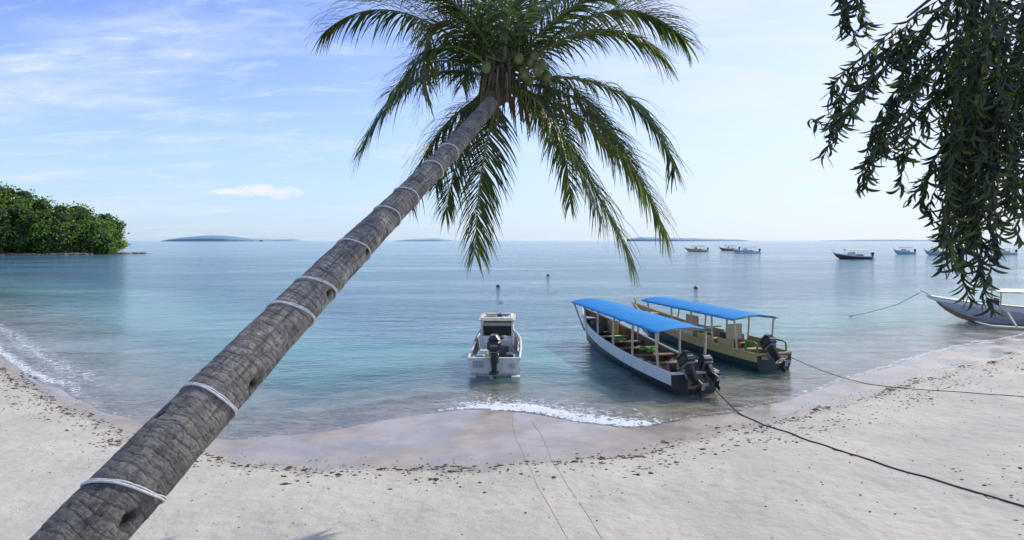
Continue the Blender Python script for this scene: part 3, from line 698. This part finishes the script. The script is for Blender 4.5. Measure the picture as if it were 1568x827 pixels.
for i in range(5): mb.tube([(-.1+.16*math.cos(a/10*6.283)*(1+.05*i),2.1+.16*math.sin(a/10*6.283),.18+.025*i) for a in range(11)],.015,cream,5)
mb.box((0,.02,.3),(.5,.12,.42),wood)
mb.obj('benches_and_cargo',b)
outboard(b,-.25,-.1,.50,1.0,tilt=R(-38),yaw=R(8)); outboard(b,.42,-.08,.46,.95,tilt=R(-58),yaw=R(-5),name='spare_outboard_motor')

# --- canopy boat (far)
sx_,sy_,bx_,by_=9.15,20.5,6.25,29.4
b=empty('canopy_boat.001',(sx_,sy_,0),heading(sx_,sy_,bx_,by_)); Lb=9.8
secs=hull('hull',b,Lb,1.75,.54,1.35,dgreen,ochre,ochre,floor=.1,stripe=ochre,trans=.85,keel=-.25,bow=2.2,floorm=wood,sdrop=.26,sternm=dgreen)
canopy(b,.9,7.4,1.98,1.66,1.74,bluep,cream,[1.0,2.3,3.6,5.0,6.9],.48,hwf(1.75,Lb,.85,2.2))
mb=MB()
for y in (1.2,2.4,3.6,4.8,6.0):
    w=hwf(1.75,Lb,.85,2.2)(y); mb.box((0,y,.50),(w*1.96,.28,.05),ochre)
    for s_ in (-1,1): mb.box((s_*w*.93,y+.5,.68),(.04,.9,.30),cream if y>3 else ochre)
mb.box((0,2.1,1.0),(.7,.06,.6),cream); mb.box((0,3.5,1.0),(1.0,.05,.06),cream)
mb.box((-.4,4.2,1.0),(.06,.8,.8),ochre); mb.box((.3,2.9,.7),(.4,.4,.3),dgrey); mb.ball((-.3,1.6,.62),(.16,.2,.1),rust,8,6,.15)
mb.box((0,-.015,.42),(1.1,.03,.12),ochre)
for s_ in (-1,1):
    x=s_*.62; mb.tube([(x,.12,.5),(x,.12,.80),(x,.16,.88),(x,.24,.92),(x,.6,.92),(x,.68,.88),(x,.72,.8),(x,.72,.5)],.032,green,8)
mb.box((0,8.4,1.0),(.7,1.1,.05),ochre); mb.tube([(0,9.3,1.1),(0,9.6,1.6)],[.05,.03],ochre,8)
mb.obj('benches_and_fittings',b)
outboard(b,-.2,-.1,.5,1.0,tilt=R(-42))

# --- outrigger boat at right
b=empty('outrigger_boat',(33.2,29.4,0),heading(33.2,29.4,23.6,33.6)); Lb=10.4
secs=hull('hull',b,Lb,1.6,.62,1.35,grey,wood,white,floor=.12,stripe=white,trans=.85,keel=-.25,bow=2.0,sdrop=.2)
canopy(b,2.5,7.4,1.7,1.70,1.75,white,cream,[2.7,4.2,5.7,7.2],.55,hwf(1.6,Lb,.85,2.0))
mb=MB()
for y in (1.5,3,4.5,6): mb.box((0,y,.55),(1.3,.28,.05),sky_b)
mb.box((0,7.7,.95),(.8,.8,.4),sky_b,top=(.8,.8)); mb.box((0,7.2,1.15),(.8,.04,.35),dgrey)
mb.tube([(0,9.9,1.2),(0,10.7,1.65)],[.05,.03],white,8)
mb.obj('cabin_and_benches',b)
mb=MB()
for y in (2.2,7.2):
    mb.tube([(-2.9,y,.15),(-1.6,y,.75),(0,y,.85),(1.6,y,.75),(2.9,y,.15)],.05,cream,7)
for s_ in (-1,1): mb.tube([(s_*2.9,.4,.1),(s_*2.9,4,.04),(s_*2.9,8.2,.1),(s_*2.9,8.9,.3)],[.05,.07,.07,.03],cream,8)
mb.obj('outriggers',b); outboard(b,0,-.1,.55,1.0)

# --- distant moored boats
def far_boat(x,y,ang,Lh,ho,st,can,kind=0):
    b=empty('moored_boat',(x,y,0),ang)
    hull('hull',b,Lh,Lh*.22,.75,1.6,ho,wood,st,floor=.3,stripe=st,trans=.8,keel=-.3,bow=2.1,sdrop=.2)
    canopy(b,Lh*.12,Lh*.68,Lh*.21,2.15,2.25,can,cream,[Lh*.14,Lh*.3,Lh*.48,Lh*.66],.7,lambda yy:Lh*.09)
    mb=MB(); mb.box((0,Lh*.5,1.25),(Lh*.16,Lh*.16,.9),st,top=(.9,.85)); mb.box((0,Lh*.3,.9),(Lh*.17,Lh*.14,.5),ho)
    mb.tube([(0,Lh*.95,1.5),(0,Lh*1.02,2.4)],[.08,.04],st,6); mb.obj('cabin',b)
    if kind==1:
        mb=MB()
        for yy in (Lh*.25,Lh*.7): mb.tube([(-3.2,yy,.2),(-1.5,yy,1),(1.5,yy,1),(3.2,yy,.2)],.07,white,6)
        for s_ in (-1,1): mb.tube([(s_*3.2,0,.15),(s_*3.2,Lh,.2)],.1,white,6)
        mb.obj('outriggers',b)
    outboard(b,0,-.15,.75,1.3)
def at(px,d): return (px-784)/900*d
far_boat(at(1080,236),234,R(80),8.6,ochre,cream,wood)
far_boat(at(1128,256),254,R(78),8.2,rust,white,rust)
far_boat(at(1158,205),203,R(84),9.0,sky_b,white,sky_b,1)
far_boat(at(1326,142),140,R(82),8.6,black,white,cream)
far_boat(at(1390,195),192,R(85),6.4,sky_b,white,bluep)
far_boat(at(1446,178),176,R(80),6.8,sky_b,cream,dgrey)
far_boat(at(1546,185),183,R(85),7.5,cream,white,cream)

bu=simple('buoy_dark_plastic',(.05,.05,.055),None,.5,5,.05)
for x,y in ((-1.35,57),(4.6,75),(17.2,55)):
    mb=MB(); mb.ball((0,0,.04),(.2,.2,.16),bu,12,8); mb.tube([(0,0,.16),(0,0,.22)],[.05,.04],bu,8); mb.tube([(.04*math.cos(a/8*6.283),0,.25+.04*math.sin(a/8*6.283)) for a in range(9)],.012,bu,5)
    o=mb.obj('mooring_buoy',None,True); o.location=(x,y,0)

# ------------------------------------------------------------------ ropes
def rope_obj(pts,r,mat,seed=1,amp=.05,air=None):
    fine=[]; 
    for i in range(len(pts)-1):
        for k in range(30):
            t=k/30; x=pts[i][0]*(1-t)+pts[i+1][0]*t; y=pts[i][1]*(1-t)+pts[i+1][1]*t
            x+=amp*math.sin((i*30+k)*.13+seed)+amp*.4*math.sin((i*30+k)*.41); g_=max(gz(x,y),0)+r*.6
            z=g_
            if i==0: 
                z=max(g_,pts[0][2]*(1-t)**1.6+g_*(1-(1-t)**1.6))
            fine.append((x,y,z))
    mb=MB(); mb.tube(fine,r,mat,6); return mb.obj('mooring_rope',None,True)
dr=simple('dark_rope',(.05,.045,.04),(.09,.08,.07),.85,30,.3); lr=simple('pale_line',(.26,.25,.23),None,.8,20,.2)
rope_obj([(5.65,17.4,.5),(5.95,15.0,0),(6.4,12.6,0),(7.0,10.4,0),(7.9,8.3,0),(9.0,6.3,0)],.018,dr,1,.03)
rope_obj([(9.5,20.4,.5),(11.2,18.2,0),(13.2,16.2,0),(16.5,13.6,0)],.012,dr,2,.03)
rope_obj([(.0,15.0,.02),(.1,13,0),(.5,10,0),(1.1,6,0)],.0035,lr,3,.02)
rope_obj([(.5,14.6,.02),(.7,13,0),(1.0,10,0),(1.5,6,0)],.0035,lr,5,.02)
mb=MB(); mb.tube([(23.4,33.7,1.5),(22.4,34.2,.75),(20.8,34.6,.2),(19.6,35,-.1)],.015,dr,5); mb.obj('anchor_rope')

# ------------------------------------------------------------------ wrack line, stones
weed=simple('seaweed',(.06,.045,.03),(.10,.075,.04),.85,8,.4); weed2=simple('leaf_litter',(.16,.11,.05),(.09,.07,.04),.85,8,.3)
shell=simple('coral_fragments',(.55,.52,.47),(.4,.37,.33),.8,8,.3); stn=simple('pebble',(.16,.15,.14),None,.8,8,.3)
rr=random.Random(12); mb=MB(); cb=MB()
cl=[(rr.uniform(-18,24),rr.uniform(.15,.7),rr.gauss(0,.14)) for _ in range(50)]
for i in range(3300):
    bo=0
    if rr.random()<.74: q=rr.choice(cl); x=q[0]+rr.gauss(0,q[1]); bo=q[2]
    else: x=rr.uniform(-18,26)
    band=rr.random()
    off=bo-abs(rr.gauss(0,.16)) if band<.65 else (-1.0+rr.gauss(0,.25) if x>2 else -.5+rr.gauss(0,.3))
    sl=float(np.interp(x,SHR[:,0],gsm)); y=float(np.interp(x,DCR[:,0],DCR[:,1]))+off*math.sqrt(1+sl*sl); z=gz(x,y)
    s_=rr.uniform(.006,.026)*(1.8 if rr.random()<.10 else 1)
    if rr.random()<.7: mb.ball((x,y,z+s_*.12),(s_*rr.uniform(.8,2.4),s_*rr.uniform(.7,1.5),s_*.45),weed if rr.random()<.6 else weed2,6,4,.4)
    else: cb.ball((x,y,z+s_*.1),(s_*.9,s_*.8,s_*.5),shell if rr.random()<.75 else stn,6,4,.3)
for i in range(900):
    x=rr.uniform(-14,16); y=float(np.interp(x,DCR[:,0],DCR[:,1]))-rr.random()**1.5*6+.6; s_=rr.uniform(.006,.020)
    cb.ball((x,y,gz(x,y)+s_*.2),(s_,s_*.9,s_*.6),shell if rr.random()<.45 else stn,6,4,.3)
for i in range(460):
    x=rr.gauss(8.2,.5); y=rr.gauss(7.9,.25) if i<160 else rr.gauss(9.4,.6); x=x if i<160 else rr.gauss(9.8,1.0); s_=rr.uniform(.006,.02)
    mb.ball((x,y,gz(x,y)+s_*.2),(s_*2,s_,s_*.5),weed if i%3 else weed2,6,4,.3)
mb.obj('seaweed_debris'); cb.obj('coral_pebbles')

# ------------------------------------------------------------------ world & sun
SUN=Vector((.68,.58,.86)).normalized(); el=math.asin(SUN.z); az=math.atan2(SUN.x,SUN.y)
w=bpy.data.worlds.new('World'); scene.world=w; w.use_nodes=True; nt=w.node_tree; nt.nodes.clear()
wo=N(nt,'ShaderNodeOutputWorld'); bg=N(nt,'ShaderNodeBackground'); bg.inputs[1].default_value=.114
sk=N(nt,'ShaderNodeTexSky'); sk.sky_type='NISHITA'; sk.sun_disc=False; sk.sun_elevation=el; sk.sun_rotation=az; sk.air_density=1.0; sk.dust_density=.6; sk.ozone_density=1.5
tc=N(nt,'ShaderNodeTexCoord').outputs['Generated']
sep=N(nt,'ShaderNodeSeparateXYZ'); L(nt,tc,sep.inputs[0]); x,y,z=sep.outputs
zz=math_(nt,'ADD',math_(nt,'MAXIMUM',z,0),.16)
cb_=N(nt,'ShaderNodeCombineXYZ'); L(nt,math_(nt,'DIVIDE',x,zz),cb_.inputs[0]); L(nt,math_(nt,'DIVIDE',y,zz),cb_.inputs[1])
cl1=noise(nt,mapping(nt,cb_.outputs[0],(.55,1.3,1),(0,0,R(-18)),(3.1,1.2,0)),1.1,9,.60,.35)
cl2=noise(nt,mapping(nt,cb_.outputs[0],(.8,2.0,1),(0,0,R(12)),(7,2,0)),2.4,9,.68,.6)
cl3=noise(nt,mapping(nt,cb_.outputs[0],(1.0,1.6,1),(0,0,R(-6)),(2,9,0)),5.5,8,.68,.4)
cm=math_(nt,'ADD',math_(nt,'MULTIPLY',ramp(nt,cl1,.48,.66),.65),math_(nt,'MULTIPLY',ramp(nt,cl2,.48,.66),.55),True)
cm=math_(nt,'MULTIPLY',cm,math_(nt,'ADD',.65,math_(nt,'MULTIPLY',ramp(nt,cl3,.38,.62),.45)))
dot=N(nt,'ShaderNodeVectorMath',operation='DOT_PRODUCT'); L(nt,tc,dot.inputs[0]); dot.inputs[1].default_value=(.80,.45,.38)
hz=ramp(nt,dot.outputs['Value'],.12,.95)
low=ramp(nt,z,.36,-.02)
cm2=math_(nt,'MAXIMUM',cm,math_(nt,'MULTIPLY',hz,math_(nt,'ADD',.62,math_(nt,'MULTIPLY',ramp(nt,cl2,.4,.6),.36))))
skc=mixc(nt,1.0,sk.outputs[0],(1.30,1.38,1.95),'MULTIPLY')
c=mixc(nt,math_(nt,'MULTIPLY',low,.72),skc,(4.7,6.5,8.2))
cc=mixc(nt,hz,(6.6,7.5,8.5),(7.8,8.2,8.6))
c=mixc(nt,math_(nt,'MULTIPLY',cm2,.85),c,cc)
def lobe(cx,cz,wx,wz):
    rx=math_(nt,'DIVIDE',x,math_(nt,'MAXIMUM',y,.01)); rz=math_(nt,'DIVIDE',z,math_(nt,'MAXIMUM',y,.01))
    a=math_(nt,'POWER',math_(nt,'ABSOLUTE',math_(nt,'DIVIDE',math_(nt,'SUBTRACT',rx,cx),wx)),2); b_=math_(nt,'POWER',math_(nt,'ABSOLUTE',math_(nt,'DIVIDE',math_(nt,'SUBTRACT',rz,cz),wz)),2)
    return math_(nt,'SUBTRACT',1,math_(nt,'ADD',a,b_))
lb_=math_(nt,'MAXIMUM',lobe(-.385,.080,.033,.014),math_(nt,'MAXIMUM',lobe(-.435,.086,.045,.013),lobe(-.48,.083,.05,.007)))
lm_=ramp(nt,math_(nt,'ADD',lb_,math_(nt,'MULTIPLY',math_(nt,'SUBTRACT',noise(nt,tc,34,7,.7),.52),3.6)),-.2,1.3)
lm_=math_(nt,'MULTIPLY',lm_,math_(nt,'MULTIPLY',math_(nt,'GREATER_THAN',y,.1),ramp(nt,lb_,-1.4,.5)))
c=mixc(nt,math_(nt,'MULTIPLY',lm_,.85),c,(8.3,8.4,8.6))
L(nt,c,bg.inputs[0]); L(nt,bg.outputs[0],wo.inputs[0])
sl=bpy.data.lights.new('sun','SUN'); sl.energy=3.4; sl.angle=R(.6); sl.color=(1,.94,.84); so=bpy.data.objects.new('sun',sl); link(so); so.location=(20,20,30)
so.rotation_euler=SUN.to_track_quat('Z','Y').to_euler()

# ------------------------------------------------------------------ camera
cam=bpy.data.cameras.new('camera'); co=bpy.data.objects.new('camera',cam); link(co); co.location=(0,0,4.5); co.rotation_euler=(R(90),0,0)
cam.lens=36*900/1568; cam.shift_y=-.029; cam.clip_start=.1; cam.clip_end=20000; scene.camera=co
scene.view_settings.view_transform='Standard'; scene.view_settings.look='None'; scene.view_settings.exposure=0
